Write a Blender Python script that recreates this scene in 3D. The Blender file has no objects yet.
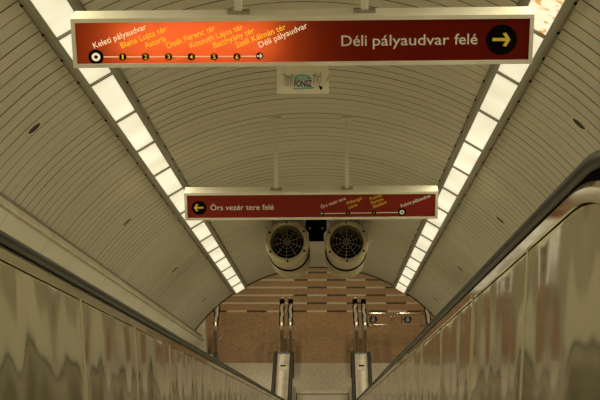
import bpy, bmesh, math, random
from mathutils import Vector, Matrix
random.seed(7)
sc = bpy.context.scene
COL = sc.collection
S30, C30, T30 = 0.5, math.sqrt(3)/2, math.tan(math.radians(30))

# ---------------------------------------------------------------- camera
CAM = Vector((0.175, 0.0, 1.75))          # eye height over the upper landing (Z = 0)
FPX = 1500.0
PITCH, YAW, ROLL = math.radians(21.4), math.radians(1.23), math.radians(0.55)
fwd = Vector((-math.sin(YAW)*math.cos(PITCH), math.cos(YAW)*math.cos(PITCH), -math.sin(PITCH)))
rt0 = fwd.cross(Vector((0, 0, 1))).normalized()
up0 = rt0.cross(fwd).normalized()
rt = rt0*math.cos(ROLL) - up0*math.sin(ROLL)
up = rt0*math.sin(ROLL) + up0*math.cos(ROLL)
cd = bpy.data.cameras.new('camera')
cam = bpy.data.objects.new('camera', cd); COL.objects.link(cam)
cd.sensor_width = 36.0; cd.lens = 36.0*FPX/600.0; cd.clip_end = 200
m = Matrix((rt, up, -fwd)).transposed().to_4x4(); m.translation = CAM
cam.matrix_world = m
sc.camera = cam

def at(px, py, Y):
    """the point of the upright plane at distance Y seen at a pixel of the 600x400 frame"""
    d = fwd + rt*((px-300)/FPX) + up*((200-py)/FPX)
    return CAM + d*((Y-CAM.y)/d.y)

# ---------------------------------------------------------------- world, lights, exposure
w = bpy.data.worlds.new('world'); sc.world = w; w.use_nodes = True
w.node_tree.nodes['Background'].inputs[0].default_value = (0.9, 0.78, 0.55, 1)
w.node_tree.nodes['Background'].inputs[1].default_value = 0.10
sc.view_settings.view_transform = 'Standard'; sc.view_settings.look = 'None'
sc.view_settings.exposure = 0.0; sc.view_settings.gamma = 1.0; sc.view_settings.use_curve_mapping = False
WARM = (1.0, 0.86, 0.60)
STRIP = 0.84
TUBE_W, LAMP_COL = 196.0, (0.965, 0.90, 0.60)      # lamps of the two light strips
def area(name, loc, sx, sy, power, rot=(0, 0, 0), col=WARM):
    l = bpy.data.lights.new(name, 'AREA'); l.shape = 'RECTANGLE'; l.size = sx; l.size_y = sy
    l.energy = power; l.color = col
    o = bpy.data.objects.new(name, l); COL.objects.link(o); o.location = loc; o.rotation_euler = rot
    return o
ZF = 1.75 - 16.05                       # lower landing floor
area('lower_hall_lamp', (-1.6, 33.0, ZF+5.2), 0.4, 6.0, 108)
area('lower_hall_lamp', (1.6, 33.0, ZF+5.2), 0.4, 6.0, 96)
area('upper_fill_lamp', (0, -2.0, 3.2), 2.4, 1.6, 45)  # added lamp out of view behind the camera, brightens the shaft
for _s in (-1, 1):                       # the lamps of the light strips, shining square to the panels
    _a = math.atan2(2.31-0.0, 1.43); _n = Vector((math.cos(_a)*_s, 0, 0))+Vector((0, S30, C30))*math.sin(_a)
    _t = 11.2; _c = Vector((0, _t*C30, CAM.z-_t*S30))+Vector((0, S30, C30))*0.055+_n*2.63
    _o = area('strip_lamp', _c, 0.18, 29.0, TUBE_W, col=LAMP_COL); _o.data.spread = math.radians(138)
    _d = Vector((0, C30, -S30)); _x = _d.cross(_n)
    _m = Matrix((_x, _d, _n)).transposed()
    if _m.determinant() < 0: _m = Matrix((-_x, _d, _n)).transposed()
    _m = _m.to_4x4(); _m.translation = _c; _o.matrix_world = _m

# ---------------------------------------------------------------- materials
def mat(name, col, rough=0.5, metal=0.0, emit=None, es=0.0, build=None):
    m = bpy.data.materials.new(name); m.use_nodes = True
    b = m.node_tree.nodes['Principled BSDF']
    b.inputs['Base Color'].default_value = (*col, 1); b.inputs['Roughness'].default_value = rough
    b.inputs['Metallic'].default_value = metal
    if emit: b.inputs['Emission Color'].default_value = (*emit, 1); b.inputs['Emission Strength'].default_value = es
    if build: build(m.node_tree, b)
    return m
def N(nt, typ, **kw):
    n = nt.nodes.new(typ)
    for k, v in kw.items(): setattr(n, k, v)
    return n
def coords(nt, scale=(1, 1, 1), rot=(0, 0, 0)):
    g = N(nt, 'ShaderNodeNewGeometry'); mp = N(nt, 'ShaderNodeMapping')
    mp.inputs['Scale'].default_value = scale; mp.inputs['Rotation'].default_value = rot
    nt.links.new(g.outputs['Position'], mp.inputs['Vector']); return mp.outputs[0]
def noise(nt, vec, scale, detail=3, rough=0.5):
    n = N(nt, 'ShaderNodeTexNoise'); n.inputs['Scale'].default_value = scale
    n.inputs['Detail'].default_value = detail; n.inputs['Roughness'].default_value = rough
    nt.links.new(vec, n.inputs['Vector']); return n.outputs['Fac']
def ramp(nt, fac, stops):
    r = N(nt, 'ShaderNodeValToRGB'); e = r.color_ramp.elements
    while len(e) < len(stops): e.new(0.5)
    for el, (p, c) in zip(e, stops): el.position = p; el.color = (*c, 1)
    nt.links.new(fac, r.inputs[0]); return r.outputs[0]
def mottled(c1, c2, scale, sc3=(1, 1, 1), bump=0.0, bscale=30, lo=0.35, hi=0.65):
    def f(nt, b):
        v = coords(nt, sc3)
        nt.links.new(ramp(nt, noise(nt, v, scale, 4), [(lo, c1), (hi, c2)]), b.inputs['Base Color'])
        if bump:
            bp = N(nt, 'ShaderNodeBump'); bp.inputs['Distance'].default_value = bump
            nt.links.new(noise(nt, v, bscale, 2), bp.inputs['Height']); nt.links.new(bp.outputs[0], b.inputs['Normal'])
    return f
ALONG = (math.radians(30), 0, 0)
def slat_build(nt, b):
    # streaks that run along each slat, slight difference between slats
    v = coords(nt, (0.5, 4.7, 0.5), ALONG)
    f = noise(nt, v, 1.0, 4, 0.6)
    nt.links.new(ramp(nt, f, [(0.3, (0.62, 0.57, 0.47)), (0.7, (0.70, 0.65, 0.54))]), b.inputs['Base Color'])
M = {}
M['slat'] = mat('painted_slat', (0.66, 0.6, 0.5), 0.42, build=slat_build)
M['groove'] = mat('slat_joint', (0.05, 0.042, 0.03), 0.9)
M['clad'] = mat('cream_cladding', (0.7, 0.64, 0.5), 0.3, build=mottled((0.84, 0.80, 0.68), (0.92, 0.88, 0.76), 1.5))
M['ledge'] = mat('cream_ledge', (0.6, 0.54, 0.42), 0.35, build=mottled((0.66, 0.60, 0.46), (0.84, 0.78, 0.64), 3))
def steel_build(wave, dist, c1, c2, r):
    def f(nt, b):
        v = coords(nt, (1.0, 1.0, 0.6))
        bp = N(nt, 'ShaderNodeBump'); bp.inputs['Distance'].default_value = dist
        nt.links.new(noise(nt, v, wave, 1, 0.4), bp.inputs['Height']); nt.links.new(bp.outputs[0], b.inputs['Normal'])
        nt.links.new(ramp(nt, noise(nt, v, 2.2, 3), [(0.35, c1), (0.65, c2)]), b.inputs['Base Color'])
        b.inputs['Roughness'].default_value = r
    return f
M['panel'] = mat('brushed_steel_panel', (0.55, 0.5, 0.42), 0.12, 0.93, build=steel_build(2.6, 0.022, (0.64, 0.60, 0.47), (0.70, 0.66, 0.52), 0.09))
M['trim'] = mat('bright_steel_trim', (0.75, 0.68, 0.56), 0.16, 1.0, build=steel_build(1.5, 0.004, (0.76, 0.70, 0.57), (0.84, 0.78, 0.64), 0.08))
M['strip'] = mat('satin_strip', (0.72, 0.67, 0.53), 0.3, 0.8)
M['post'] = mat('polished_post', (0.84, 0.80, 0.70), 0.22, 0.75)
M['skirt'] = mat('satin_skirt', (0.62, 0.58, 0.45), 0.3, 0.4)
M['rod'] = mat('cream_rod', (0.72, 0.67, 0.55), 0.4)
M['chrome'] = mat('chrome', (0.88, 0.84, 0.75), 0.16, 1.0)
M['dull'] = mat('dull_steel', (0.42, 0.38, 0.31), 0.35, 1.0)
M['deck'] = mat('cream_deck', (0.62, 0.56, 0.44), 0.35, 0.3, build=mottled((0.55, 0.50, 0.38), (0.68, 0.62, 0.49), 4))
M['rubber'] = mat('black_rubber', (0.012, 0.010, 0.008), 0.45); M['rubber'].node_tree.nodes['Principled BSDF'].inputs['Specular IOR Level'].default_value = 0.25
M['black'] = mat('black_paint', (0.005, 0.0045, 0.004), 0.7); M['black'].node_tree.nodes['Principled BSDF'].inputs['Specular IOR Level'].default_value = 0.0
M['plate'] = mat('landing_plate_steel', (0.6, 0.55, 0.44), 0.32, 0.75,
    build=mottled((0.46, 0.42, 0.32), (0.60, 0.56, 0.44), 14, lo=0.3, hi=0.55))
M['step'] = mat('aluminium_step', (0.52, 0.48, 0.38), 0.4, 0.2)
M['alu'] = mat('aluminium_frame', (0.8, 0.75, 0.63), 0.35, 0.1, build=mottled((0.74, 0.69, 0.57), (0.84, 0.79, 0.67), 5))
M['zinc'] = mat('grey_channel', (0.42, 0.42, 0.36), 0.4, 0.5)
M['zincd'] = mat('dark_channel', (0.28, 0.25, 0.2), 0.5, 0.4)
def diff_build(nt, b):
    v = coords(nt, (1, 1, 1))
    c = ramp(nt, noise(nt, v, 1.7, 3), [(0.3, (0.80, 0.72, 0.49)), (0.68, (1.10, 1.03, 0.76))])
    nt.links.new(c, b.inputs['Emission Color'])
M['diffuser'] = mat('glowing_diffuser', (0.5, 0.48, 0.4), 0.4, emit=(1, 0.9, 0.7), es=STRIP, build=diff_build)
def stain_build(nt, b):
    v = coords(nt, (5, 2, 5))
    c = ramp(nt, noise(nt, v, 3, 4), [(0.52, (1.06, 0.99, 0.70)), (0.60, (0.75, 0.33, 0.05))])
    nt.links.new(c, b.inputs['Emission Color'])
M['stained'] = mat('rust_stained_diffuser', (0.5, 0.48, 0.4), 0.4, emit=(1, 0.9, 0.7), es=STRIP, build=stain_build)
M['fan'] = mat('beige_fan_housing', (0.5, 0.42, 0.27), 0.38, 0.3, build=mottled((0.40, 0.33, 0.21), (0.55, 0.47, 0.31), 6))
M['fanlip'] = mat('bright_fan_lip', (0.72, 0.64, 0.46), 0.3, 0.3)
M['wire'] = mat('grille_wire', (0.32, 0.29, 0.22), 0.4, 0.5)
M['red'] = mat('red_sign_face', (0.23, 0.020, 0.011), 0.4); M['red'].node_tree.nodes['Principled BSDF'].inputs['Specular IOR Level'].default_value = 0.15
M['yellow'] = mat('yellow_print', (0.85, 0.60, 0.04), 0.5)
M['white'] = mat('white_print', (0.88, 0.84, 0.70), 0.5)
M['yellow_lit'] = mat('yellow_print_backlit', (0.85, 0.6, 0.04), 0.5, emit=(1.0, 0.50, 0.02), es=0.62)
M['white_lit'] = mat('white_print_backlit', (0.8, 0.75, 0.62), 0.5, emit=(1.0, 0.72, 0.42), es=0.6)
M['line_lit'] = mat('line_print_backlit', (0.8, 0.6, 0.45), 0.5, emit=(1.0, 0.55, 0.3), es=0.5)
M['teal'] = mat('teal_print', (0.16, 0.50, 0.54), 0.5)
M['navy'] = mat('navy_print', (0.03, 0.03, 0.08), 0.5)
M['sketch'] = mat('grey_print', (0.33, 0.29, 0.21), 0.6)
M['card'] = mat('pale_placard', (0.62, 0.57, 0.45), 0.4, build=mottled((0.84, 0.80, 0.67), (0.92, 0.88, 0.75), 14))
M['blue'] = mat('blue_sign', (0.012, 0.075, 0.26), 0.4)
M['led'] = mat('blue_white_cap', (0.35, 0.45, 0.8), 0.2, 0.2)
def face_lit():
    m = bpy.data.materials.new('translucent_red_face'); m.use_nodes = True; nt = m.node_tree; nt.nodes.clear()
    o = N(nt, 'ShaderNodeOutputMaterial'); mx = N(nt, 'ShaderNodeMixShader'); d = N(nt, 'ShaderNodeBsdfDiffuse'); t = N(nt, 'ShaderNodeBsdfTranslucent')
    d.inputs[0].default_value = (0.20, 0.020, 0.011, 1); t.inputs[0].default_value = (0.62, 0.105, 0.026, 1)
    mx.inputs[0].default_value = 0.55
    nt.links.new(d.outputs[0], mx.inputs[1]); nt.links.new(t.outputs[0], mx.inputs[2]); nt.links.new(mx.outputs[0], o.inputs[0])
    return m
M['face_lit'] = face_lit()
M['tube'] = mat('fluorescent_tube', (1, 1, 1), 0.5, emit=(1.0, 0.9, 0.7), es=9.5)
M['inner'] = mat('white_box_lining', (0.75, 0.72, 0.65), 0.6)

def floor_build(nt, b):
    L = nt.links.new
    g = N(nt, 'ShaderNodeNewGeometry'); s = N(nt, 'ShaderNodeSeparateXYZ'); L(g.outputs['Position'], s.inputs[0])
    def mth(op, a, bb=None, c=None):
        n = N(nt, 'ShaderNodeMath', operation=op)
        for i, q in enumerate((a, bb, c)):
            if q is None: continue
            if isinstance(q, (int, float)): n.inputs[i].default_value = q
            else: L(q, n.inputs[i])
        return n.outputs[0]
    X, Y = s.outputs[0], s.outputs[1]
    r = mth('DIVIDE', mth('SUBTRACT', Y, STRIPE_Y0), STRIPE_D)          # stripe rows
    row = mth('FLOOR', r); fr = mth('FRACT', r)
    instripe = mth('MULTIPLY', mth('LESS_THAN', fr, 0.23), mth('GREATER_THAN', r, 0.0))
    cx = mth('FLOOR', mth('DIVIDE', mth('SUBTRACT', X, DASH_X0), DASH_D))
    par = mth('FLOORED_MODULO', mth('ADD', cx, row), 2.0)
    dark = mth('MULTIPLY', par, mth('MAXIMUM', mth('GREATER_THAN', X, -0.75), mth('LESS_THAN', r, 1.0)))
    v = coords(nt)
    gran = ramp(nt, noise(nt, v, 14, 4, 0.85), [(0.36, (0.165, 0.092, 0.036)), (0.62, (0.30, 0.182, 0.080))])
    big = ramp(nt, noise(nt, v, 1.1, 4, 0.6), [(0.35, (0.72, 0.74, 0.78)), (0.6, (1, 1, 1))])
    mul = N(nt, 'ShaderNodeMixRGB', blend_type='MULTIPLY'); mul.inputs[0].default_value = 0.55; L(gran, mul.inputs[1]); L(big, mul.inputs[2])
    # slab joints
    jx = mth('LESS_THAN', mth('FRACT', mth('DIVIDE', mth('SUBTRACT', X, DASH_X0), DASH_D*2)), 0.012)
    jt = N(nt, 'ShaderNodeMixRGB'); L(mth('MULTIPLY', jx, 0.35), jt.inputs[0]); L(mul.outputs[0], jt.inputs[1]); jt.inputs[2].default_value = (0.07, 0.045, 0.03, 1)
    # old dark stains near the left escalator
    st = ramp(nt, noise(nt, coords(nt, (1.6, 1.6, 1)), 2.3, 5, 0.7), [(0.56, (0, 0, 0)), (0.66, (1, 1, 1))])
    near = mth('MULTIPLY', mth('MULTIPLY', mth('LESS_THAN', mth('ABSOLUTE', mth('ADD', X, 1.65)), 0.75), mth('LESS_THAN', Y, 33.6)), 0.45)
    sm = N(nt, 'ShaderNodeMixRGB'); L(mth('MULTIPLY', near, st), sm.inputs[0]); L(jt.outputs[0], sm.inputs[1]); sm.inputs[2].default_value = (0.06, 0.045, 0.03, 1)
    tile = N(nt, 'ShaderNodeMixRGB'); L(dark, tile.inputs[0]); tile.inputs[1].default_value = (0.36, 0.31, 0.215, 1); tile.inputs[2].default_value = (0.016, 0.014, 0.010, 1)
    fin = N(nt, 'ShaderNodeMixRGB'); L(instripe, fin.inputs[0]); L(sm.outputs[0], fin.inputs[1]); L(tile.outputs[0], fin.inputs[2])
    L(fin.outputs[0], b.inputs['Base Color'])
    rr = N(nt, 'ShaderNodeMixRGB'); L(instripe, rr.inputs[0]); rr.inputs[1].default_value = (0.42,)*3+(1,); rr.inputs[2].default_value = (0.22,)*3+(1,)
    L(rr.outputs[0], b.inputs['Roughness'])
def on_floor(px, py):
    d = fwd + rt*((px-300)/FPX) + up*((200-py)/FPX)
    return CAM + d*((ZF-CAM.z)/d.z)
STRIPE_Y0 = on_floor(320, 312.2).y; STRIPE_D = (on_floor(320, 273.4).y-STRIPE_Y0)/5.0
DASH_X0 = on_floor(307, 303).x; DASH_D = on_floor(326.8, 303).x-DASH_X0
M['granite'] = mat('brown_granite', (0.25, 0.16, 0.09), 0.4, build=floor_build)

# ---------------------------------------------------------------- mesh helpers
class MB:
    def __init__(s): s.v = []; s.f = []; s.m = []
    def add(s, vs, fs, mi=0):
        k = len(s.v); s.v += [Vector(q) for q in vs]; s.f += [tuple(i+k for i in f) for f in fs]; s.m += [mi]*len(fs); return s
    def box(s, a, b, mi=0, bev=0.0):
        (x0, y0, z0), (x1, y1, z1) = a, b
        if bev <= 0:
            return s.add([(x0,y0,z0),(x1,y0,z0),(x1,y1,z0),(x0,y1,z0),(x0,y0,z1),(x1,y0,z1),(x1,y1,z1),(x0,y1,z1)],
                  [(3,2,1,0),(4,5,6,7),(0,1,5,4),(1,2,6,5),(2,3,7,6),(3,0,4,7)], mi)
        bm = bmesh.new(); bmesh.ops.create_cube(bm, size=1)
        for q in bm.verts: q.co = Vector(((x0+x1)/2+q.co.x*(x1-x0), (y0+y1)/2+q.co.y*(y1-y0), (z0+z1)/2+q.co.z*(z1-z0)))
        bmesh.ops.bevel(bm, geom=bm.edges[:], offset=bev, segments=2, affect='EDGES', profile=0.5)
        bm.verts.index_update(); r = s.add([q.co.copy() for q in bm.verts], [tuple(l.index for l in f.verts) for f in bm.faces], mi); bm.free(); return r
    def obox(s, c, ax, ay, az, mi=0):
        """box from a centre and three half axes"""
        c = Vector(c); ax, ay, az = Vector(ax), Vector(ay), Vector(az)
        vs = [c+ax*i+ay*j+az*k for k in (-1, 1) for j in (-1, 1) for i in (-1, 1)]
        return s.add(vs, [(0,2,3,1),(4,5,7,6),(0,1,5,4),(1,3,7,5),(3,2,6,7),(2,0,4,6)], mi)
    def rings(s, rings, closed=True, caps=True, mi=0):
        n = len(rings[0]); vs = [p for r in rings for p in r]; fs = []
        for a in range(len(rings)-1):
            for i in range(n if closed else n-1):
                j = (i+1) % n; fs.append((a*n+i, a*n+j, (a+1)*n+j, (a+1)*n+i))
        if caps and closed:
            fs.append(tuple(range(n))[::-1]); fs.append(tuple((len(rings)-1)*n+i for i in range(n)))
        return s.add(vs, fs, mi)
    def tube(s, pts, r, n=10, mi=0, caps=True, rs=None):
        pts = [Vector(p) for p in pts]; R = []; prev = None
        for i, p in enumerate(pts):
            t = (pts[min(i+1, len(pts)-1)]-pts[max(i-1, 0)]).normalized()
            a = Vector((0, 0, 1)) if abs(t.z) < 0.9 else Vector((1, 0, 0))
            if prev is None: u = t.cross(a).normalized()
            else: u = (prev - t*prev.dot(t)).normalized()
            prev = u; v = t.cross(u); rr = rs[i] if rs else r
            R.append([p+u*math.cos(2*math.pi*k/n)*rr+v*math.sin(2*math.pi*k/n)*rr for k in range(n)])
        return s.rings(R, mi=mi, caps=caps)
    def lathe(s, o, axis, prof, n=40, mi=0, caps=False):
        o = Vector(o); axis = Vector(axis).normalized(); u = axis.cross(Vector((1, 0, 0)) if abs(axis.x) < 0.9 else Vector((0, 0, 1))).normalized(); v = axis.cross(u)
        return s.rings([[o+axis*h+(u*math.cos(2*math.pi*k/n)+v*math.sin(2*math.pi*k/n))*r for k in range(n)] for h, r in prof], caps=caps, mi=mi)
    def torus(s, o, u, v, R, r, n=40, k=8, mi=0):
        o, u, v = Vector(o), Vector(u).normalized(), Vector(v).normalized(); w_ = u.cross(v); R_ = []
        for i in range(n+1):
            a = 2*math.pi*i/n; d = u*math.cos(a)+v*math.sin(a)
            R_.append([o+d*(R+r*math.cos(2*math.pi*j/k))+w_*r*math.sin(2*math.pi*j/k) for j in range(k)])
        return s.rings(R_, caps=False, mi=mi)
    def build(s, name, mats, parent=None, smooth=None, loc=None):
        if not isinstance(mats, (list, tuple)): mats = [mats]
        if parent is not None:
            off = Vector(); q = parent
            while q is not None: off += q.location; q = q.parent
        elif loc is not None: off = Vector(loc)
        else:
            xs = [[v[i] for v in s.v] for i in range(3)]
            off = Vector(((min(xs[0])+max(xs[0]))/2, (min(xs[1])+max(xs[1]))/2, min(xs[2])))
        me = bpy.data.meshes.new(name); me.from_pydata([v-off for v in s.v], [], s.f)
        for mt in mats: me.materials.append(mt)
        me.polygons.foreach_set('material_index', s.m)
        bm = bmesh.new(); bm.from_mesh(me); bmesh.ops.recalc_face_normals(bm, faces=bm.faces); bm.to_mesh(me); bm.free()
        if smooth is not None:
            me.polygons.foreach_set('use_smooth', [True]*len(me.polygons)); me.set_sharp_from_angle(angle=math.radians(smooth))
        o = bpy.data.objects.new(name, me); COL.objects.link(o)
        if parent is not None: o.parent = parent
        else: o.location = off
        return o
def tag(o, label, cat, group=None):
    o['label'] = label; o['category'] = cat
    if group: o['group'] = group
    return o
def thing(name, label, cat, loc, group=None):
    o = bpy.data.objects.new(name, None); COL.objects.link(o); o.location = loc; o.empty_display_size = 0.2
    return tag(o, label, cat, group)
def struct(o): o['kind'] = 'structure'; return o
def S(X, t, v):            # shaft frame: across, down along the incline, square to it
    return Vector((X, t*C30+v*S30, CAM.z-t*S30+v*C30))
DIR = Vector((0, C30, -S30)); NRM = Vector((0, S30, C30)); XA = Vector((1, 0, 0))

# ---------------------------------------------------------------- the shaft
VC, RV = 0.055, 2.73                       # vault centre over the camera line, radius
T0, T1 = -3.6, 26.3
A_SP = math.asin((1.66-VC)/RV)
def vault_pt(a, t, r=RV): return S(r*math.cos(a), t, VC+r*math.sin(a))
mb = MB(); NA = 72; W = 0.21; G = 0.015
t = T0; g1 = 0.007
profile = []
while t < T1-0.01:
    t2 = min(t+W, T1)
    g2 = random.choice((0.003, 0.005, 0.007, 0.007, 0.009))       # joints are not all equally open
    profile += [(t+g1, RV, 0), (t2-g2, RV, 1), (t2-g2+0.001, RV+0.02, 1), (t2+g2-0.001, RV+0.02, 1)]; g1 = g2
    t = t2
profile = profile[:-2]
k0 = 0
rows = [[vault_pt(A_SP+(math.pi-2*A_SP)*i/NA, tt, rr) for i in range(NA+1)] for tt, rr, _ in profile]
mb.v = [p for r in rows for p in r]
for a in range(len(rows)-1):
    mi = profile[a][2]
    for i in range(NA):
        mb.f.append((a*(NA+1)+i, a*(NA+1)+i+1, (a+1)*(NA+1)+i+1, (a+1)*(NA+1)+i)); mb.m.append(mi)
struct(mb.build('ceiling', [M['slat'], M['groove']], smooth=25))
# dark rim where the vault ends over the lower landing
mb = MB(); n = 60
mb.rings([[vault_pt(A_SP+(math.pi-2*A_SP)*i/n, T1+dt, r) for (dt, r) in ((0, RV-0.012), (0.07, RV-0.012), (0.07, RV+0.25), (0, RV+0.25))] for i in range(n+1)])
struct(mb.build('trim_1', M['groove'], smooth=30))

# side walls: ledge, sloping cladding, skirting
XS = RV*math.cos(A_SP); VS = 1.66
for side, nm in ((-1, 'left'), (1, 'right')):
    mb = MB(); tt = T0
    TW = 27.6
    # panels of cladding with thin joints
    k = 0
    prof = [(XS-0.045, 1.555), (XS+0.40, 0.83)]
    while tt < TW:
        t2 = min(tt+1.6, TW)
        a, b = prof
        mb.add([S(side*a[0], tt+0.004, a[1]), S(side*b[0], tt+0.004, b[1]), S(side*b[0], t2-0.004, b[1]), S(side*a[0], t2-0.004, a[1])], [(0, 1, 2, 3)])
        tt = t2
    bk = [(XS-0.045+0.02, 1.555), (XS+0.42, 0.83), (XS+0.42, -0.75), (XS+0.52, -0.75), (XS+0.52, 1.66), (XS-0.025, 1.66)]
    mb.rings([[S(side*x, q, v) for x, v in bk] for q in (T0, TW)], mi=1)
    struct(mb.build('wall_'+nm, [M['clad'], M['zincd']]))
    mb = MB()
    lp = [(XS+0.02, 1.675), (XS-0.02, 1.64), (XS-0.07, 1.565), (XS-0.07, 1.545), (XS-0.03, 1.545), (XS+0.03, 1.6)]
    tt = T0
    while tt < TW:
        t2 = min(tt+3.2, TW)
        mb.rings([[S(side*x, q, v) for x, v in lp] for q in (tt+0.003, t2-0.003)]); tt = t2
    struct(mb.build('trim_2' if side < 0 else 'trim_3', M['ledge']))
    # jamb wall beside the lower landing
    mb = MB(); x0, x1 = sorted((side*2.62, side*2.80))
    mb.box((x0, 23.2, ZF), (x1, 30.2, ZF+3.2)); 
    for zz in (30.2,): mb.box((min(side*2.60, side*2.66), zz-0.08, ZF), (max(side*2.60, side*2.66), zz+0.01, ZF+3.2))
    struct(mb.build('wall_lower_'+nm, M['clad']))
# floors
mb = MB(); mb.box((-6.5, 29.25, ZF-0.3), (6.5, 40.0, ZF)); mb.box((-6.5, 26.0, ZF-0.3), (-2.8, 29.25, ZF)); mb.box((2.8, 26.0, ZF-0.3), (6.5, 29.25, ZF)); struct(mb.build('floor', M['granite']))
mb = MB(); mb.box((-2.8, -4.0, -0.3), (2.8, 2.0, -0.02)); struct(mb.build('floor_upper', M['granite']))
mb = MB(); mb.rings([[S(x, q, v) for x, v in ((-2.75, -0.75), (2.75, -0.75), (2.75, -0.95), (-2.75, -0.95))] for q in (2.2, 31.6)]); struct(mb.build('floor_incline', M['zincd']))
# the lower hall
mb = MB(); mb.box((-6.7, 40.0, ZF), (6.7, 40.2, ZF+5.6)); struct(mb.build('wall_back', M['clad']))
mb = MB(); mb.box((-6.7, 26.0, ZF), (-6.5, 40.0, ZF+5.6)); struct(mb.build('wall_hall_left', M['clad']))
mb = MB(); mb.box((6.5, 26.0, ZF), (6.7, 40.0, ZF+5.6)); struct(mb.build('wall_hall_right', M['clad']))
mb = MB(); mb.box((-6.7, 25.0, ZF+5.6), (6.7, 40.2, ZF+5.8)); struct(mb.build('ceiling_hall', M['clad']))

# ---------------------------------------------------------------- light strips
def edge_angle(q):                      # where a line through the camera axis with slope q meets the vault
    lo, hi = 1.0, 4.0
    for _ in range(50):
        m_ = (lo+hi)/2; x_ = -q*m_+0.175
        if x_*x_+(m_*0.989-VC)**2 > RV*RV: hi = m_
        else: lo = m_
    return math.atan2(lo*0.989-VC, -q*lo+0.175)
A1, A2 = edge_angle(0.700), edge_angle(0.616)   # the two edges of the left strip on the vault
def strip(side, label):
    root = thing('light_strip', label, 'light', S(side*1.43, T1-0.1, VC+RV*math.sin(A1)-0.2))
    a1, a2 = (A1, A2) if side < 0 else (math.pi-A1, math.pi-A2)
    am = (a1+a2)/2
    rad = Vector((math.cos(am), 0, 0))+NRM*math.sin(am)
    tan = (XA*-math.sin(am)+NRM*math.cos(am)).normalized()
    if (vault_pt(a1, 0)-vault_pt(am, 0)).dot(tan) < 0: tan = -tan      # tan points to the lower edge
    h = (vault_pt(a1, 0)-vault_pt(a2, 0)).length/2
    P = lambda t, a, r: vault_pt(am, t)+tan*a-rad*r
    for nm, s_, w_ in (('side_channel', 1, 0.030), ('side_channel', -1, 0.030)):
        mb = MB()
        pr = [(s_*h, 0.075), (s_*(h+w_), 0.06), (s_*(h+w_), -0.03), (s_*h, -0.03)]
        mb.rings([[P(q, a, r) for a, r in pr] for q in (T0, T1-0.12)])
        mb.build(nm, M['zinc'], root)
        mb = MB()
        pr = [(s_*(h+w_), 0.058), (s_*(h+w_+0.018), 0.058), (s_*(h+w_+0.035), 0.03), (s_*(h+w_+0.038), -0.03), (s_*(h+w_), -0.03)]
        mb.rings([[P(q, a, r) for a, r in pr] for q in (T0, T1-0.12)])
        q = T1-0.4
        while q > T0+0.3:
            mb.obox(P(q, s_*(h+w_+0.026), 0.05), tan*0.009, DIR*0.012, rad*0.006, mi=1); q -= 0.62
        mb.build('outer_rail', [M['zincd'], M['black']], root)
    L = 1.245; q = T1-0.15; i = 0
    while q > T0+L:
        mb = MB(); z0, z1 = q-L+0.012, q-0.012
        pr = [(-h+0.002, 0.05), (h-0.002, 0.05), (h-0.002, 0.02), (-h+0.002, 0.02)]
        mb.rings([[P(z, a, r) for a, r in pr] for z in (z0, z1)])
        stained = side > 0 and i == 14
        d = mb.build('diffuser', M['stained'] if stained else M['diffuser'], root)
        if stained: d['label'] = 'diffuser with orange rust stain'
        MB().obox(P(q-L, 0, 0.055), tan*h, DIR*0.012, rad*0.012).build('cross_bar', M['zincd'], root)
        q -= L; i += 1
    return root
strip(-1, 'long strip of glowing cream panels on the left side of the vault')
strip(1, 'long strip of glowing cream panels on the right side of the vault')

# ---------------------------------------------------------------- recessed round vents in the vault
def vent(side, t, label):
    a = math.atan2(2.06-VC, 1.89); a = a if side > 0 else math.pi-a
    p = vault_pt(a, t); ax = (p-S(0, t, VC)).normalized()
    root = thing('recessed_vent', label, 'vent', p-ax*0.01)
    MB().lathe(p, ax, [(-0.004, 0.054), (-0.006, 0.056), (-0.006, 0.068), (0.004, 0.074)], 28).build('rim', M['rod'], root, 40)
    MB().lathe(p, ax, [(-0.0045, 0.0545), (-0.004, 0.053), (-0.004, 0.0005)], 28).build('opening', M['groove'], root, 40)
for z, ln, rn in ((10.15, 'nearest round dark vent in the left of the vault, by the side ledge', 'nearest round dark vent in the right of the vault, above the balustrade bend'),
               (14.95, 'second round vent down the left of the vault, below the upper sign', 'second round vent down the right of the vault, beside the lower sign'),
               (19.6, 'third round vent down the left of the vault, level with the twin fans', 'third round vent down the right of the vault, level with the twin fans'),
               (24.3, 'last small round vent on the left, near the end arch', 'last small round vent on the right, near the end arch')):
    vent(-1, z, ln); vent(1, z-0.1, rn)

# ---------------------------------------------------------------- escalators
def path(v, Zu, Zl, Y0, Y1, Ru, Rl, n=10):
    """upper flat, fillet, incline, fillet, lower flat as (Y, Z) points"""
    zu = lambda Y: CAM.z-Y*T30+v/C30
    Yu = (CAM.z+v/C30-Zu)/T30; Yl = (CAM.z+v/C30-Zl)/T30
    tl = math.tan(math.radians(15)); pts = [(Y0, Zu)]
    cu = (Yu-Ru*tl, Zu-Ru); cl = (Yl+Rl*tl, Zl+Rl)
    for i in range(n+1):
        a = math.radians(30*i/n); pts.append((cu[0]+Ru*math.sin(a), cu[1]+Ru*math.cos(a)))
    for i in range(n+1):
        a = math.radians(30*(1-i/n)); pts.append((cl[0]-Rl*math.sin(a), cl[1]-Rl*math.cos(a)))
    pts.append((Y1, Zl)); return pts
def z_at(pts, Y):
    for (a, b), (c, d) in zip(pts, pts[1:]):
        if a <= Y <= c: return b+(d-b)*(Y-a)/(c-a) if c > a else b
    return pts[0][1] if Y < pts[0][0] else pts[-1][1]
HZU, HZL = 0.985, ZF+0.95
YE = 29.35; YB = 0.55                           # ends of the straight handrails
P_hand = path(0.475, HZU, HZL, YB, YE, 1.15, 1.5)
P_handb = path(0.447, HZU-0.03, HZL-0.03, YB, YE, 1.15, 1.5)
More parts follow.
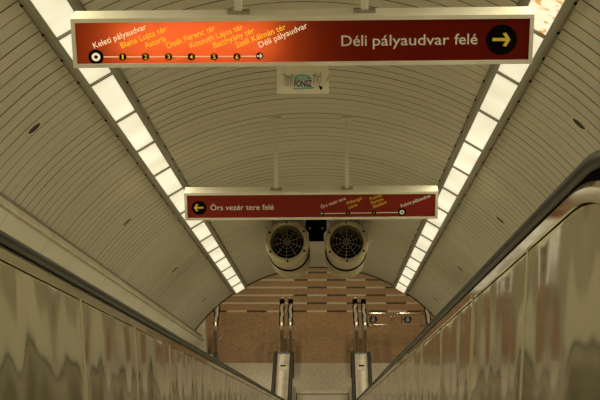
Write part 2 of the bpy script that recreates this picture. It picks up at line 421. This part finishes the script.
P_trim = path(0.440, 0.950, HZL-0.045, YB, YE, 1.7, 1.5)
P_trimb = path(0.405, 0.910, HZL-0.085, YB, YE, 1.7, 1.5)
P_skirt = path(-0.22, 0.16, ZF+0.12, YB, YE, 1.0, 1.0)
P_step = path(-0.345, 0.0, ZF, YB, YE, 0.01, 0.01)
def rounded(w_, h_, n=5):
    """half-round handrail section around its centre (x, up)"""
    r = h_*0.5; pts = []
    for cx, a0 in ((w_/2-r, -90), (-(w_/2-r), 90)):
        for i in range(n+1):
            a = math.radians(a0+180*i/n); pts.append((cx+r*math.cos(a), r*math.sin(a)))
    return pts
def sweep(pts, X, prof, mb):
    """prof is (x, up) around the path"""
    R = []
    for i, (Y, Z) in enumerate(pts):
        a = pts[max(i-1, 0)]; b = pts[min(i+1, len(pts)-1)]
        d = Vector((0, b[0]-a[0], b[1]-a[1])).normalized(); nn = Vector((0, -d.z, d.y))
        R.append([Vector((X+x, Y, Z))+nn*u for x, u in prof])
    mb.rings(R); return mb
def newel(pts, r, first):
    """carry a path round its ends with a half circle of radius r down and back"""
    (Y, Z) = pts[-1]; out = list(pts)
    for i in range(1, 13):
        a = math.radians(90-180*i/12); out.append((Y+r*math.cos(a), Z-r+r*math.sin(a)))
    (Y, Z) = pts[0]; head = []
    for i in range(12, 0, -1):
        a = math.radians(90+180*i/12); head.append((Y+r*math.cos(a), Z-r+r*math.sin(a)))
    return head+out
HX = 0.662
SEAMS = []
y_ = 4.40-1.18*3
while y_ < YE-0.3: SEAMS.append(y_); y_ += 1.18
def escalator(label):
    root = thing('escalator', label, 'escalator', (0, 2.35, 0.0), 'three parallel escalators')
    hp = [(Y, (z_at(P_hand, Y)+z_at(P_handb, Y))/2) for Y, _ in P_hand]
    for s_ in (-1, 1):
        X = s_*HX
        sweep(newel([(Y, Z-0.016) for Y, Z in P_hand], 0.30, True), X, rounded(0.078, 0.034), MB()).build('handrail', M['rubber'], root, 50)
        # belt guide, painted black for the shade in the gap below the handrail, and the bright trim under it
        mb = MB(); ys = sorted({round(p[0], 4) for p in P_hand+P_trim})
        mb.rings([[Vector((X+dx, Y, z)) for dx, z in ((-0.026, z_at(P_trim, Y)-0.01), (0.026, z_at(P_trim, Y)-0.01), (0.026, z_at(P_hand, Y)-0.028), (-0.026, z_at(P_hand, Y)-0.028))] for Y in ys])
        mb.build('guide_gap_shade', M['black'], root)
        mb = MB(); ys = sorted({round(p[0], 4) for p in P_trim+P_trimb})
        pr = lambda Y: [(X-s_*0.036, z_at(P_trimb, Y)), (X-s_*0.036, z_at(P_trim, Y)-0.012), (X-s_*0.028, z_at(P_trim, Y)), (X+s_*0.04, z_at(P_trim, Y)), (X+s_*0.04, z_at(P_trimb, Y))]
        mb.rings([[Vector((x, Y, z)) for x, z in pr(Y)] for Y in ys])
        mb.build('trim_rail', M['trim'], root, 30)
        # steel panels
        edges = [YB]+SEAMS[0:]+[YE]; edges = [e for e in edges if e >= YB]
        for a, b in zip(edges, edges[1:]):
            if b-a < 0.05: continue
            ys = [a+0.003]+[y for y in ys_all if a < y < b]+[b-0.003]
            mb = MB()
            mb.rings([[Vector((x, Y, z)) for x, z in ((X-s_*0.026, z_at(P_skirt, Y)), (X-s_*0.026, z_at(P_trimb, Y)-0.003), (X-s_*0.010, z_at(P_trimb, Y)-0.003), (X-s_*0.010, z_at(P_skirt, Y)))] for Y in ys])
            mb.build('balustrade_panel', M['panel'], root)
        for y in [e for e in SEAMS if YB < e < YE]:
            x0, x1 = sorted((X-s_*0.0285, X-s_*0.012))
            mb = MB(); w_ = 0.009
            mb.rings([[Vector((x, Y, z)) for x, z in ((x0, z_at(P_skirt, Y)), (x0, z_at(P_trimb, Y)), (x1, z_at(P_trimb, Y)), (x1, z_at(P_skirt, Y)))] for Y in (y-w_, y+w_)])
            mb.build('joint_strip', M['strip'], root)
        # skirt
        mb = MB()
        mb.rings([[Vector((x, Y, z)) for x, z in ((X-s_*0.085, z_at(P_step, Y)-0.35), (X-s_*0.085, z_at(P_skirt, Y)-0.04), (X-s_*0.028, z_at(P_skirt, Y)+0.004), (X-s_*0.004, z_at(P_skirt, Y)+0.004), (X-s_*0.004, z_at(P_step, Y)-0.35))] for Y in ys_all])
        mb.build('skirt_panel', M['skirt'], root)
        # newel ends
        for (Y, Z, d) in ((YE, HZL, 1), (YB, HZU, -1)):
            mb = MB(); rr = 0.262; c = (Y, Z-0.30); out = [(Y-d*0.001, c[1]-0.30), (Y-d*0.001, c[1]+rr)]
            out = [(c[0]+d*rr*math.cos(math.radians(a)), c[1]+rr*math.sin(math.radians(a))) for a in range(90, -91, -12)]+[(Y, ZF+0.02 if d > 0 else 0.0)]
            out = [(Y, Z-0.05)]+out
            mb.rings([[Vector((x, y, z)) for y, z in out] for x in (X-0.022, X+0.022)])
            mb.build('newel_panel', M['deck'], root)
    # steps: one running band of treads and risers
    mb = MB(); n = 62; run = (YE-0.0, )
    Yt = (CAM.z-0.345/C30)/T30; Yl = (CAM.z-0.345/C30-ZF)/T30; dy = (Yl-Yt)/n; dz = -ZF/n
    pts = [(1.1, 0.0), (Yt, 0.0)]
    for i in range(n):
        pts += [(Yt+i*dy+0.02, -(i+1)*dz), (Yt+(i+1)*dy, -(i+1)*dz)]
    pts += [(YE-0.05, ZF)]
    R = [[Vector((-0.56, y, z)), Vector((0.56, y, z))] for y, z in pts]
    mb.rings(R, closed=False)
    mb.build('step_band', M['step'], root)
    for (y0, y1, z, nm) in ((29.25, 30.67, ZF+0.012, 'lower landing plate'), (-0.6, 1.15, 0.008, 'upper')):
        mb = MB(); mb.box((-0.835, y0, z-0.03), (0.835, y1, z), bev=0.003)
        mb.build('landing_plate', M['plate'], root)
        mb = MB(); yy = y0 if z < -1 else y1
        for k in range(27): mb.box((-0.52+k*0.04, yy-0.05, z-0.004), (-0.505+k*0.04, yy+0.05, z+0.006))
        mb.box((-0.54, yy-0.03, z-0.01), (0.54, yy+0.10, z+0.004)) if z < -1 else mb.box((-0.54, yy-0.10, z-0.01), (0.54, yy+0.03, z+0.004))
        mb.build('comb_plate', M['deck'], root)
    return root
ys_all = sorted({round(p[0], 4) for p in P_trim+P_trimb+P_skirt+P_step if YB <= p[0] <= YE}|{1.0, 5.0, 10.0, 15.0, 20.0, 25.0})
def copy_tree(o, parent=None):
    c = o.copy(); COL.objects.link(c)
    if parent: c.parent = parent
    for ch in list(o.children): copy_tree(ch, c)
    return c
PITCHX = 1.685
esc = escalator('middle escalator between wavy steel balustrades, black handrails')
for s_, lb in ((-1, 'left escalator beyond the left balustrade, ending at the metal landing plate'), (1, 'right escalator beyond the right balustrade, ending near the swing gates')):
    kids = list(esc.children)
    c = esc.copy(); COL.objects.link(c); c.location.x += s_*PITCHX; c['label'] = lb
    for ch in kids:
        d = ch.copy(); COL.objects.link(d); d.parent = c

# decks between neighbouring escalators
for s_, lb in ((-1, 'cream deck cover between the left and middle escalators'), (1, 'cream deck cover between the middle and right escalators')):
    X = s_*PITCHX/2; hw = PITCHX/2-HX-0.042
    root = thing('deck_cover', lb, 'deck cover', (X, YE, ZF), None)
    mb = MB(); ys = sorted({round(p[0], 4) for p in P_trim})
    mb.rings([[Vector((X+x, Y, z_at(P_trim, Y)+dz)) for x, dz in ((-hw, -0.03), (-hw, 0.0), (-hw+0.03, 0.012), (hw-0.03, 0.012), (hw, 0.0), (hw, -0.03))] for Y in ys])
    ze = z_at(P_trim, YE)
    R = []
    for i in range(9):
        a = math.radians(90-90*i/8); R.append((YE+0.16*math.cos(a), ze+0.012-0.16+0.16*math.sin(a)))
    R.append((YE+0.16, ZF))
    mb.rings([[Vector((X-hw+0.01, y, z)), Vector((X+hw-0.01, y, z)), Vector((X+hw-0.01, y-0.02, z-0.02)), Vector((X-hw+0.01, y-0.02, z-0.02))] for y, z in R])
    mb.build('cover', M['deck'], root, 30)
    for q in (-1, 1): MB().lathe((X+q*0.062, YE+0.07, ze-0.004), (0, 0.5, 0.85), [(0, 0.045), (0.02, 0.043), (0.03, 0.02), (0.031, 0.001)], 20).build('end_cap', M['led'], root, 40)
    y0 = at(320, 365, YE-0.5); Yp = YE-0.62
    mb = MB(); mb.box((X-0.085, Yp-0.12, ze+0.008), (X+0.085, Yp+0.12, ze+0.017)); mb.build('notice_plate', M['white'], root)
    mb = MB(); mb.box((X-0.06, Yp+0.04, ze+0.015), (X+0.06, Yp+0.10, ze+0.022)); mb.build('notice_strip', M['black'], root)
for s_, lb in ((-1, 'cream outer deck between the left wall and escalator'), (1, 'cream outer deck between the right wall and escalator')):
    mb = MB(); ys = sorted({round(p[0], 4) for p in P_trim}); x0, x1 = sorted((s_*(PITCHX+HX+0.042), s_*2.60))
    mb.rings([[Vector((x, Y, z_at(P_trim, Y)+dz)) for x, dz in ((x0, -0.03), (x0, 0.0), (x1, 0.0), (x1, -0.03))] for Y in ys])
    tag(mb.build('outer_deck', M['deck']), lb, 'deck cover')

# ---------------------------------------------------------------- guide posts past the newels
def barrier(x, ypx, label, loc_side=1):
    base = Vector((x, 31.2, ZF)); root = thing('guide_rail', label, 'guide rail', base, 'guide rails at the lower landing')
    yf, yn = 31.95, 30.78; H = 0.93; xn = x+0.02
    MB().tube([(x, yf, ZF), (x, yf, ZF+H)], 0.04, 16).build('post', M['post'], root, 50)
    MB().tube([(xn, yn, ZF), (xn, yn, ZF+H-0.14)], 0.032, 12).build('post', M['dull'], root, 50)
    pts = [(xn, yn, ZF+H-0.14)]
    for i in range(1, 9):
        a = math.radians(180-90*i/8); pts.append((xn, yn+0.12+0.12*math.cos(a), ZF+H-0.14+0.12*math.sin(a)))
    for k in range(1, 9):                # the rail wavers a little along its run
        pts.append((xn+(x-xn)*k/8+0.012*math.sin(k*1.5+x*4), yn+0.12+(yf-yn-0.12)*k/8, ZF+H-0.02))
    MB().tube(pts, 0.036, 14).build('top_rail', M['post'], root, 50)
    for q in (-1, 1):
        MB().tube([(xn+q*0.048, yn+0.1, ZF+H-0.06), (x+q*0.048, yf-0.02, ZF+H-0.06)], 0.014, 8).build('edge_reflection', M['black'], root, 50)  # black strips stand in for dark reflections along the chrome tube
    MB().tube([(xn, yn, ZF+0.25), (x, yf, ZF+0.25)], 0.018, 8).build('lower_rail', M['dull'], root, 50)
    mb = MB(); mb.box((x-0.055, yf-0.055, ZF+H-0.02), (x+0.055, yf+0.055, ZF+H+0.08), bev=0.006); mb.build('cap', M['black'], root)
    for q in (-1, 1): MB().lathe((x+q*0.024, yf+0.01, ZF+H+0.08), (0, 0, 1), [(0, 0.016), (0.03, 0.016), (0.045, 0.01), (0.048, 0.001)], 12).build('knob', M['chrome'], root, 40)
    MB().lathe((x, yf, ZF), (0, 0, 1), [(0, 0.075), (0.015, 0.075), (0.02, 0.048)], 20).build('flange', M['chrome'], root, 40)
    MB().lathe((xn, yn, ZF), (0, 0, 1), [(0, 0.06), (0.015, 0.06), (0.02, 0.025)], 20).build('flange', M['trim'], root, 40)
    return root
barrier(-0.955, 0, 'chrome guide rail past the left newel pair, the left one')
barrier(-0.755, 0, 'chrome guide rail past the left newel pair, the right one')
barrier(0.755, 0, 'chrome guide rail past the right newel pair, the left one')
barrier(0.955, 0, 'chrome guide rail past the right newel pair, beside the swing gates')
barrier(-2.47, 0, 'lone chrome guide rail by the left wall, cut by the vault edge')
barrier(2.42, 0, 'lone chrome guide rail by the right vault edge, holding a gate')

# swing gates with round blue arrow signs
def gate(x0, x1, cx, label):
    Y = 31.93; zt, zb = ZF+0.66, ZF+0.36; r = (zt-zb)/2; d = 1 if x1 > x0 else -1
    root = thing('swing_gate', label, 'gate', (x0, Y, ZF+0.3), 'low swing gates')
    pts = [(x0, Y, zt)]
    for i in range(0, 13):
        a = math.radians(90-180*i/12); pts.append((x1-d*r+d*r*math.cos(a), Y, (zt+zb)/2+r*math.sin(a)))
    pts.append((x0, Y, zb))
    MB().tube(pts, 0.017, 10).build('frame', M['chrome'], root, 50)
    mb = MB(); a, b = sorted((x0+d*0.07, x1-d*(r+0.03))); mb.box((a, Y-0.004, zb+0.03), (a+0.02, Y+0.004, zt-0.03)); mb.box((a, Y-0.004, (zt+zb)/2-0.012), (cx, Y+0.004, (zt+zb)/2+0.012)) if cx > a else None
    mb.build('bracket', M['dull'], root)
    for z in (zt, zb): MB().lathe((x0, Y, z-0.035), (0, 0, 1), [(0, 0.001), (0, 0.045), (0.07, 0.045), (0.07, 0.001)], 16).build('hinge', M['trim'], root, 40)
    cz = (zt+zb)/2
    disc = MB().lathe((cx, Y-0.012, cz), (0, 1, 0), [(0, 0.001), (0, 0.093), (0.012, 0.093), (0.012, 0.001)], 32).build('arrow_sign', M['blue'], root, 40)
    mb = MB(); h = 0.075; vs = [(-0.015, h), (0.015, h), (0.015, -0.01), (0.05, -0.01), (0, -h), (-0.05, -0.01), (-0.015, -0.01)]
    h = 0.08; vs = [(-0.028, h), (0.028, h), (0.028, 0.0), (0.064, 0.0), (0, -h), (-0.064, 0.0), (-0.028, 0.0)]
    mb.add([Vector((cx+a, Y-0.0145, cz+b)) for a, b in vs], [tuple(range(7))])
    mb.build('arrow', M['white'], disc)
gp = lambda px: at(px, 317.5, 31.93).x
gate(1.055, gp(391.5), gp(373.3), 'left swing gate with a round blue down-arrow sign')
gate(2.325, gp(393.8), gp(407.7), 'right swing gate with a round blue down-arrow sign')

# ---------------------------------------------------------------- hanging direction signs
def text(body, p0, p1, hpx, Y, m, parent, name='station_name', bold=0.004, slant=0.0):
    """lettering on the plane Y: baseline from pixel p0 to p1, capital height hpx"""
    a, b = at(*p0, Y), at(*p1, Y); L = (b-a).length; ang = math.atan2(b.z-a.z, b.x-a.x)
    hh = (at(p0[0], p0[1]-hpx, Y)-a).length
    cu = bpy.data.curves.new(name, 'FONT'); cu.body = body; cu.size = 1.0; cu.extrude = 0.0; cu.offset = bold; cu.shear = slant; cu.resolution_u = 3
    o = bpy.data.objects.new(name, cu); COL.objects.link(o); bpy.context.view_layer.update()
    me = bpy.data.meshes.new_from_object(o.evaluated_get(bpy.context.evaluated_depsgraph_get()))
    bpy.data.objects.remove(o)
    xs = [v.co.x for v in me.vertices]; x0, x1 = min(xs), max(xs); kx = L/(x1-x0); ky = hh/0.73
    off = Vector(); q = parent
    while q is not None: off += q.location; q = q.parent
    ca, sa = math.cos(ang), math.sin(ang)
    for v in me.vertices:
        x, z = (v.co.x-x0)*kx, v.co.y*ky
        v.co = Vector((a.x+x*ca-z*sa, Y, a.z+x*sa+z*ca))-off
    me.materials.clear(); me.materials.append(m)
    r = bpy.data.objects.new(name, me); COL.objects.link(r); r.parent = parent; return r
def poly(pts, Y, m, name, parent, th=0.0):
    mb = MB(); vs = [at(x, y, Y) for x, y in pts]; n = len(vs)
    mb.rings([vs, [v+Vector((0, -0.0006, 0)) for v in vs]]); return mb.build(name, m, parent)
def disc(c, rpx, Y, m, name, parent, rin=0.0):
    p = at(*c, Y); r = (at(c[0]+rpx, c[1], Y)-p).length
    mb = MB(); k = rin/rpx if rin else 0.001
    mb.lathe(p, (0, -1, 0), [(0, r*k), (0, r), (0.0008, r), (0.0008, r*k)], 32); return mb.build(name, m, parent)
def arrow(c, w_, h_, Y, m, parent, d=1):
    x, y = c; t_ = h_*0.16
    pts = [(-w_/2, -t_/2*1.4), (w_/2-h_*0.34, -t_/2*1.4), (w_/2-h_*0.56, -h_/2+t_*0.4), (w_/2-h_*0.32, -h_/2), (w_/2, 0), (w_/2-h_*0.32, h_/2), (w_/2-h_*0.56, h_/2-t_*0.4), (w_/2-h_*0.34, t_/2*1.4), (-w_/2, t_/2*1.4)]
    return poly([(x+d*a, y+b) for a, b in pts], Y, m, 'arrow', parent)
def hanging_sign(Y, xl, xr, ytl, ybl, tilt, label, lit, rods, rodtop, edge_px):
    """frame edges from pixels on the plane Y, then a real light box 0.155 deep"""
    A = at(xl, ytl, Y); B = at(xr, ytl, Y); C = at(xl, ybl, Y)
    x0, x1, z1, z0 = A.x, B.x, A.z, C.z; D = 0.152; e = edge_px
    def sh(x): return (x-(x0+x1)/2)*tilt                 # the box hangs a touch out of level
    root = thing('direction_sign', label, 'sign', ((x0+x1)/2, Y, z0))
    def bx(mb, a, b, mi=0):
        k = len(mb.v); mb.box(a, b, mi, 0)
        for v in mb.v[k:]: v.z += sh(v.x)
    mb = MB(); g = 0.016                                   # case: back, top, bottom, ends
    bx(mb, (x0, Y+D-g, z0), (x1, Y+D, z1)); bx(mb, (x0, Y+0.012, z1-g), (x1, Y+D-g, z1)); bx(mb, (x0, Y+0.012, z0), (x1, Y+D-g, z0+g))
    bx(mb, (x0, Y+0.012, z0+g), (x0+g, Y+D-g, z1-g)); bx(mb, (x1-g, Y+0.012, z0+g), (x1, Y+D-g, z1-g))
    mb.build('case', M['alu'], root)
    mb = MB()                                              # front frame with mitred slope
    ts = lambda q: q
    outer = [(x0, z0), (x1, z0), (x1, z1), (x0, z1)]
    et, eb, es_ = e
    inner = [(x0+es_, z0+eb), (x1-es_, z0+eb), (x1-es_, z1-et), (x0+es_, z1-et)]
    mk = lambda L_, y: [Vector((x, y, z+sh(x))) for x, z in L_]
    mb.v = mk(outer, Y+0.013)+mk(outer, Y-0.004)+mk(inner, Y-0.004+0.0)+mk(inner, Y+0.013)
    for r in range(4):
        for i in range(4):
            j = (i+1) % 4; q = (r+1) % 4
            mb.f.append((r*4+i, r*4+j, q*4+j, q*4+i)); mb.m.append(0)
    mb.build('frame', M['alu'], root)
    mb = MB(); mb.v = [Vector((x, Y+0.007, z+sh(x))) for x, z in ((inner[0][0]-0.004, inner[0][1]-0.004), (inner[1][0]+0.004, inner[1][1]-0.004), (inner[2][0]+0.004, inner[2][1]+0.004), (inner[3][0]-0.004, inner[3][1]+0.004))]; mb.f = [(0, 1, 2, 3)]; mb.m = [0]
    face = mb.build('face', M['face_lit'] if lit else M['red'], root)
    for px in rods:
        p = at(px, rodtop, Y+D*0.5); zt = z1+sh(p.x)
        mb = MB(); R_ = 0.0175
        top = CAM.z-(Y+D*0.5)*T30+(VC+math.sqrt(RV**2-p.x**2))/C30+0.01
        mb.box((p.x-R_, Y+D*0.5-R_, zt), (p.x+R_, Y+D*0.5+R_, top), bev=0.003)
        mb.build('hanger_rod', M['rod'], root)
        mb = MB(); mb.box((p.x-0.055, Y+0.05, zt), (p.x+0.055, Y+D-0.05, zt+0.016), bev=0.003); mb.build('rod_bracket', M['dull'], root)
        mb = MB(); zc = top-0.01
        mb.obox(Vector((p.x, Y+D*0.5, zc-0.012)), XA*0.055, DIR*0.045, NRM*0.006); mb.build('ceiling_plate', M['alu'], root)
    return root, face, (x0, x1, z0, z1, D)

Y1 = 7.12
sign1, face1, g1 = hanging_sign(Y1, 70.2, 534.3, 17.4, 66.6, 0.006, 'large red upper sign with glowing orange route map, hung from two rods', True, (238.5, 364.5), 12, (0.021, 0.019, 0.019))
x0, x1, z0, z1, D = g1
a, b = at(112, 44, Y1), at(276, 44, Y1)
MB().tube([(a.x, Y1+0.095, (z0+z1)/2+0.01), (b.x, Y1+0.095, (z0+z1)/2+0.01)], 0.014, 12).build('lamp_tube', M['tube'], sign1, 50)
F = Y1+0.0052
names = [('Keleti pályaudvar', (94.5, 48.5), (147, 29.0), 'white_lit'), ('Blaha Lujza tér', (122, 48.5), (167.5, 31.0), 'yellow_lit'), ('Astoria', (146, 48.5), (166.5, 40.5), 'yellow_lit'),
         ('Deák Ferenc tér', (168, 48.5), (216, 30.0), 'yellow_lit'), ('Kossuth Lajos tér', (191, 48.3), (243.5, 29.0), 'yellow_lit'), ('Batthyány tér', (214.5, 48.3), (255, 32.5), 'yellow_lit'),
         ('Széll Kálmán tér', (237, 48.0), (286.5, 29.0), 'yellow_lit'), ('Déli pályaudvar', (260, 47.8), (308, 27.5), 'white_lit')]
for bd, p0, p1, mm in names: text(bd, p0, p1, 6.2, F, M[mm], sign1)
poly([(100, 56.3), (258, 55.7), (258, 56.8), (100, 57.4)], F+0.0004, M['line_lit'], 'route_line', sign1)
disc((96, 57.0), 7.6, F, M['black'], 'terminus_mark', sign1); disc((96, 57.0), 4.3, F-0.001, M['white_lit'], 'terminus_ring', sign1, 1.9)
for i, cx in enumerate((122.8, 145.6, 168.6, 191.4, 214.2, 237.0)):
    disc((cx, 56.8), 3.75, F-0.0004, M['black'], 'stop_mark', sign1)
    text(str(i+1), (cx-(1.4 if i else 0.8), 59.0), (cx+(1.5 if i else 0.8), 59.0), 4.6, F-0.0022, M['yellow_lit'], sign1, 'stop_number')
disc((259.7, 56.0), 3.75, F-0.0004, M['black'], 'stop_mark', sign1); arrow((259.6, 56.0), 5.2, 4.6, F-0.0022, M['white_lit'], sign1)
for bd, p0, p1 in (('Déli', (341.4, 46.0), (366.8, 45.7)), ('pályaudvar', (372.8, 45.6), (449.2, 44.6)), ('felé', (454.2, 44.4), (477.4, 44.1))):
    text(bd, p0, p1, 11.2, F, M['white'], sign1, 'destination_word')
disc((501.5, 39.7), 15.6, F, M['black'], 'arrow_disc', sign1); arrow((501.5, 39.5), 18, 14, F-0.001, M['yellow'], sign1, 1)

Y2 = 12.83
sign2, face2, g2 = hanging_sign(Y2, 184.0, 438.3, 192.4, 219.7, 0.0055, 'smaller red lower sign with unlit route map, hung above the twin fans', False, (275.2, 347.0), 120, (0.024, 0.020, 0.024))
F = Y2+0.0052
disc((199.0, 207.8), 7.4, F, M['black'], 'arrow_disc', sign2); arrow((198.8, 207.7), 9.5, 7.5, F-0.001, M['yellow'], sign2, -1)
text('Örs vezér tere felé', (210.5, 210.2), (273.8, 209.6), 5.6, F, M['white'], sign2)
poly([(322, 213.2), (402, 212.0), (402, 212.7), (322, 213.9)], F+0.0004, M['white'], 'route_line', sign2)
for bd, p0, p1, mm in (('Örs vezér tere', (321.5, 208.6), (346, 199.6), 'white'), ('Pillangó', (347.5, 204.8), (362.5, 199.2), 'yellow'), ('utca', (349, 208.8), (357.5, 205.6), 'yellow'),
                       ('Puskás', (370.5, 200.4), (382, 196.2), 'yellow'), ('Ferenc', (371.8, 204.4), (383.8, 200.0), 'yellow'), ('Stadion', (373.5, 208.2), (387, 203.2), 'yellow'),
                       ('Keleti pályaudvar', (401.5, 207.4), (431.5, 196.6), 'white')):
    text(bd, p0, p1, 3.3, F, M[mm], sign2)
for cx, cy, tx in ((322, 213.5, '←'), (348, 213.0, '2'), (374, 212.6, '1')):
    disc((cx, cy), 2.3, F-0.0004, M['black'], 'stop_mark', sign2)
    if tx in '12': text(tx, (cx-(0.7 if tx == '2' else 0.35), cy+1.1), (cx+(0.7 if tx == '2' else 0.35), cy+1.1), 2.2, F-0.0022, M['yellow'], sign2, 'stop_number')
    else: arrow((cx, cy), 2.8, 2.4, F-0.0022, M['white'], sign2, -1)
disc((402, 212.2), 4.1, F, M['black'], 'terminus_mark', sign2); disc((402, 212.2), 2.4, F-0.001, M['white'], 'terminus_ring', sign2, 1.0)

# placard under the upper sign
YP = Y1+0.125
root = thing('placard', 'small pale placard with teal logo below the upper sign', 'placard', at(303, 93, YP))
A, B = at(276.6, 66.5, YP), at(328.8, 93.6, YP)
mb = MB(); mb.box((A.x, YP, B.z), (B.x, YP+0.004, z0-0.001+0.0)); mb.build('sheet', M['card'], root)
F = YP-0.001
poly([(293.8, 79.8), (294.5, 76.5), (298, 74.8), (303, 74.4), (308, 75.2), (311, 77.5), (311.3, 79.2)], F, M['teal'], 'logo_band', root)
poly([(293.5, 88.3), (314, 87.0), (314.2, 88.4), (293.5, 89.6)], F, M['teal'], 'logo_band', root)
text('FONSZ', (294.0, 86.6), (312.2, 86.2), 6.4, F-0.0006, M['navy'], root, 'logo_lettering', 0.032, 0.12)
for k in range(5): poly([(297.5+k*2, 76.4), (298.9+k*2, 76.3), (298.9+k*2, 78.4), (297.5+k*2, 78.5)], F-0.0008, M['card'], 'logo_mark', root)
rnd = random.Random(3)
def scribble(cx, cy, n_, w_, h_):
    mb = MB()
    for i in range(n_):
        x = cx+(i/(n_-1)-0.5)*w_; y = cy+rnd.uniform(-.2, .2)*h_
        pts = [at(x+rnd.uniform(-0.8, 0.8), y+h_*0.5-j*h_/4, F) for j in range(5)]; mb.tube(pts, 0.0011, 4)
        pts = [at(x+rnd.uniform(-2, 2), y-h_*0.35+rnd.uniform(-1, 1), F) for j in range(4)]; mb.tube(pts, 0.0014, 4)
    return mb
scribble(288.5, 80, 7, 8.5, 11).build('plant_drawing', M['sketch'], root)
scribble(317, 79, 6, 7, 10).build('plant_drawing', M['sketch'], root)
scribble(327.5, 79.5, 2, 1, 5).build('plant_drawing', M['sketch'], root)
poly([(318.4, 86.6), (319.5, 85.6), (321, 86.2), (322.6, 87.2), (322.0, 88.4), (321.4, 90), (319.8, 89.2), (319.6, 87.8)], F, M['black'], 'ink_blot', root)

# ---------------------------------------------------------------- twin jet fans
def fan(c, label):
    c = Vector(c); root = thing('jet_fan', label, 'fan', c-NRM*0.29, 'twin jet fans')
    ax = DIR
    MB().lathe(c, ax, [(0.02, 0.215), (-0.012, 0.222), (-0.022, 0.245), (-0.01, 0.275), (0.02, 0.288), (0.06, 0.290), (0.075, 0.28), (0.5, 0.28), (0.53, 0.272), (0.9, 0.272), (0.9, 0.215), (0.02, 0.215)], 56).build('front_silencer', M['fan'], root, 35)
    MB().lathe(c, ax, [(0.93, 0.262), (0.93, 0.285), (1.02, 0.285), (1.02, 0.262)], 56).build('clamp_band', M['black'], root, 35)
    MB().lathe(c, ax, [(1.05, 0.22), (1.05, 0.272), (1.5, 0.272), (1.52, 0.280), (2.1, 0.280), (2.13, 0.25), (2.1, 0.22), (1.05, 0.22)], 56).build('rear_silencer', M['fan'], root, 35)
    MB().lathe(c, ax, [(0.30, 0.001), (0.30, 0.06), (0.36, 0.085), (0.9, 0.085), (0.9, 0.001)], 24).build('hub', M['black'], root, 40)
    u = XA; v = NRM
    for k in range(6):
        a = 2*math.pi*k/6+0.3; d = u*math.cos(a)+v*math.sin(a); e = ax.cross(d)
        mb = MB(); mb.rings([[c+ax*(0.42+s1*0.03)+d*r+e*(s2*w_*0.5)+ax*(s2*0.035) for s1, s2 in ((-.3, -1), (.3, -1), (.3, 1), (-.3, 1))] for r, w_ in ((0.08, 0.05), (0.15, 0.08), (0.208, 0.09))])
        mb.build('fan_blade', M['black'], root)
    MB().lathe(c, ax, [(0.021, 0.218), (0.9, 0.216)], 40).build('duct_lining', M['black'], root, 40)
    MB().lathe(c, ax, [(0.88, 0.001), (0.88, 0.217)], 40).build('duct_mesh', M['black'], root, 40)
    mb = MB()
    for k in range(10):
        a = 2*math.pi*k/10+0.28; d = u*math.cos(a)+v*math.sin(a); mb.tube([c+d*0.012-ax*0.012, c+d*0.232-ax*0.02], 0.0028, 6)
    for r in (0.045, 0.09, 0.135, 0.18): mb.torus(c-ax*0.013, u, v, r, 0.0022, 36, 5)
    mb.build('wire_grille', M['wire'], root, 60)
    for k in range(6):
        a = 2*math.pi*k/6+0.55; d = u*math.cos(a)+v*math.sin(a)
        MB().obox(c+d*0.255-ax*0.025, d*0.014, d.cross(ax)*0.011, ax*0.012).build('grille_clip', M['black'], root)
    # saddle strap to the vault
    for h in (0.35, 1.5):
        for q in (-1, 1):
            p = c+ax*h+u*q*0.2+v*0.2; r = math.sqrt(RV**2-p.x**2); gap = (VC+r)-(p-Vector((p.x, CAM.y, CAM.z))).dot(NRM)
            MB().obox(p+v*gap*0.5, u*0.016, ax*0.02, v*gap*0.5).build('strap', M['dull'], root)
FT = 19.35
fc = lambda px, py: (CAM+((fwd+rt*((px-300)/FPX)+up*((200-py)/FPX))*19.55))
f1, f2 = fc(287.0, 241.8), fc(346.6, 241.8)
fan(f1, 'left barrel-shaped beige fan with spider-web grille under the lower sign')
fan(f2, 'right barrel-shaped beige fan with spider-web grille under the lower sign')
# dark box between the fans
c = fc(316.0, 224.3)+DIR*0.45
root = thing('junction_box', 'black box mounted between the two barrel-shaped fans', 'box', c-NRM*0.14)
MB().rings([[c+XA*x+NRM*v+DIR*q for x, v in ((-0.138, 0.145), (0.138, 0.145), (0.138, 0.01), (0.100, -0.04), (0.100, -0.145), (-0.100, -0.145), (-0.100, -0.04), (-0.138, 0.01))] for q in (-0.2, 0.2)]).build('box_body', M['black'], root)
for q in (-1, 1):
    MB().lathe(c+XA*q*0.085-DIR*0.2-NRM*0.02, -DIR, [(0, 0.014), (0.02, 0.014), (0.022, 0.001)], 12).build('bolt', M['wire'], root, 40)
_g = (VC+math.sqrt(RV**2-0.3**2))-(c-Vector((0, CAM.y, CAM.z))).dot(NRM)
MB().obox(c+NRM*(0.145+(_g-0.15)/2)-DIR*0.1, XA*0.12, DIR*0.03, NRM*(_g-0.15)/2).build('bracket', M['dull'], root)
MB().lathe(c-NRM*0.145+XA*0.01-DIR*0.16, -NRM, [(0, 0.018), (0.025, 0.014), (0.026, 0.001)], 12).build('plug', M['black'], root, 40)
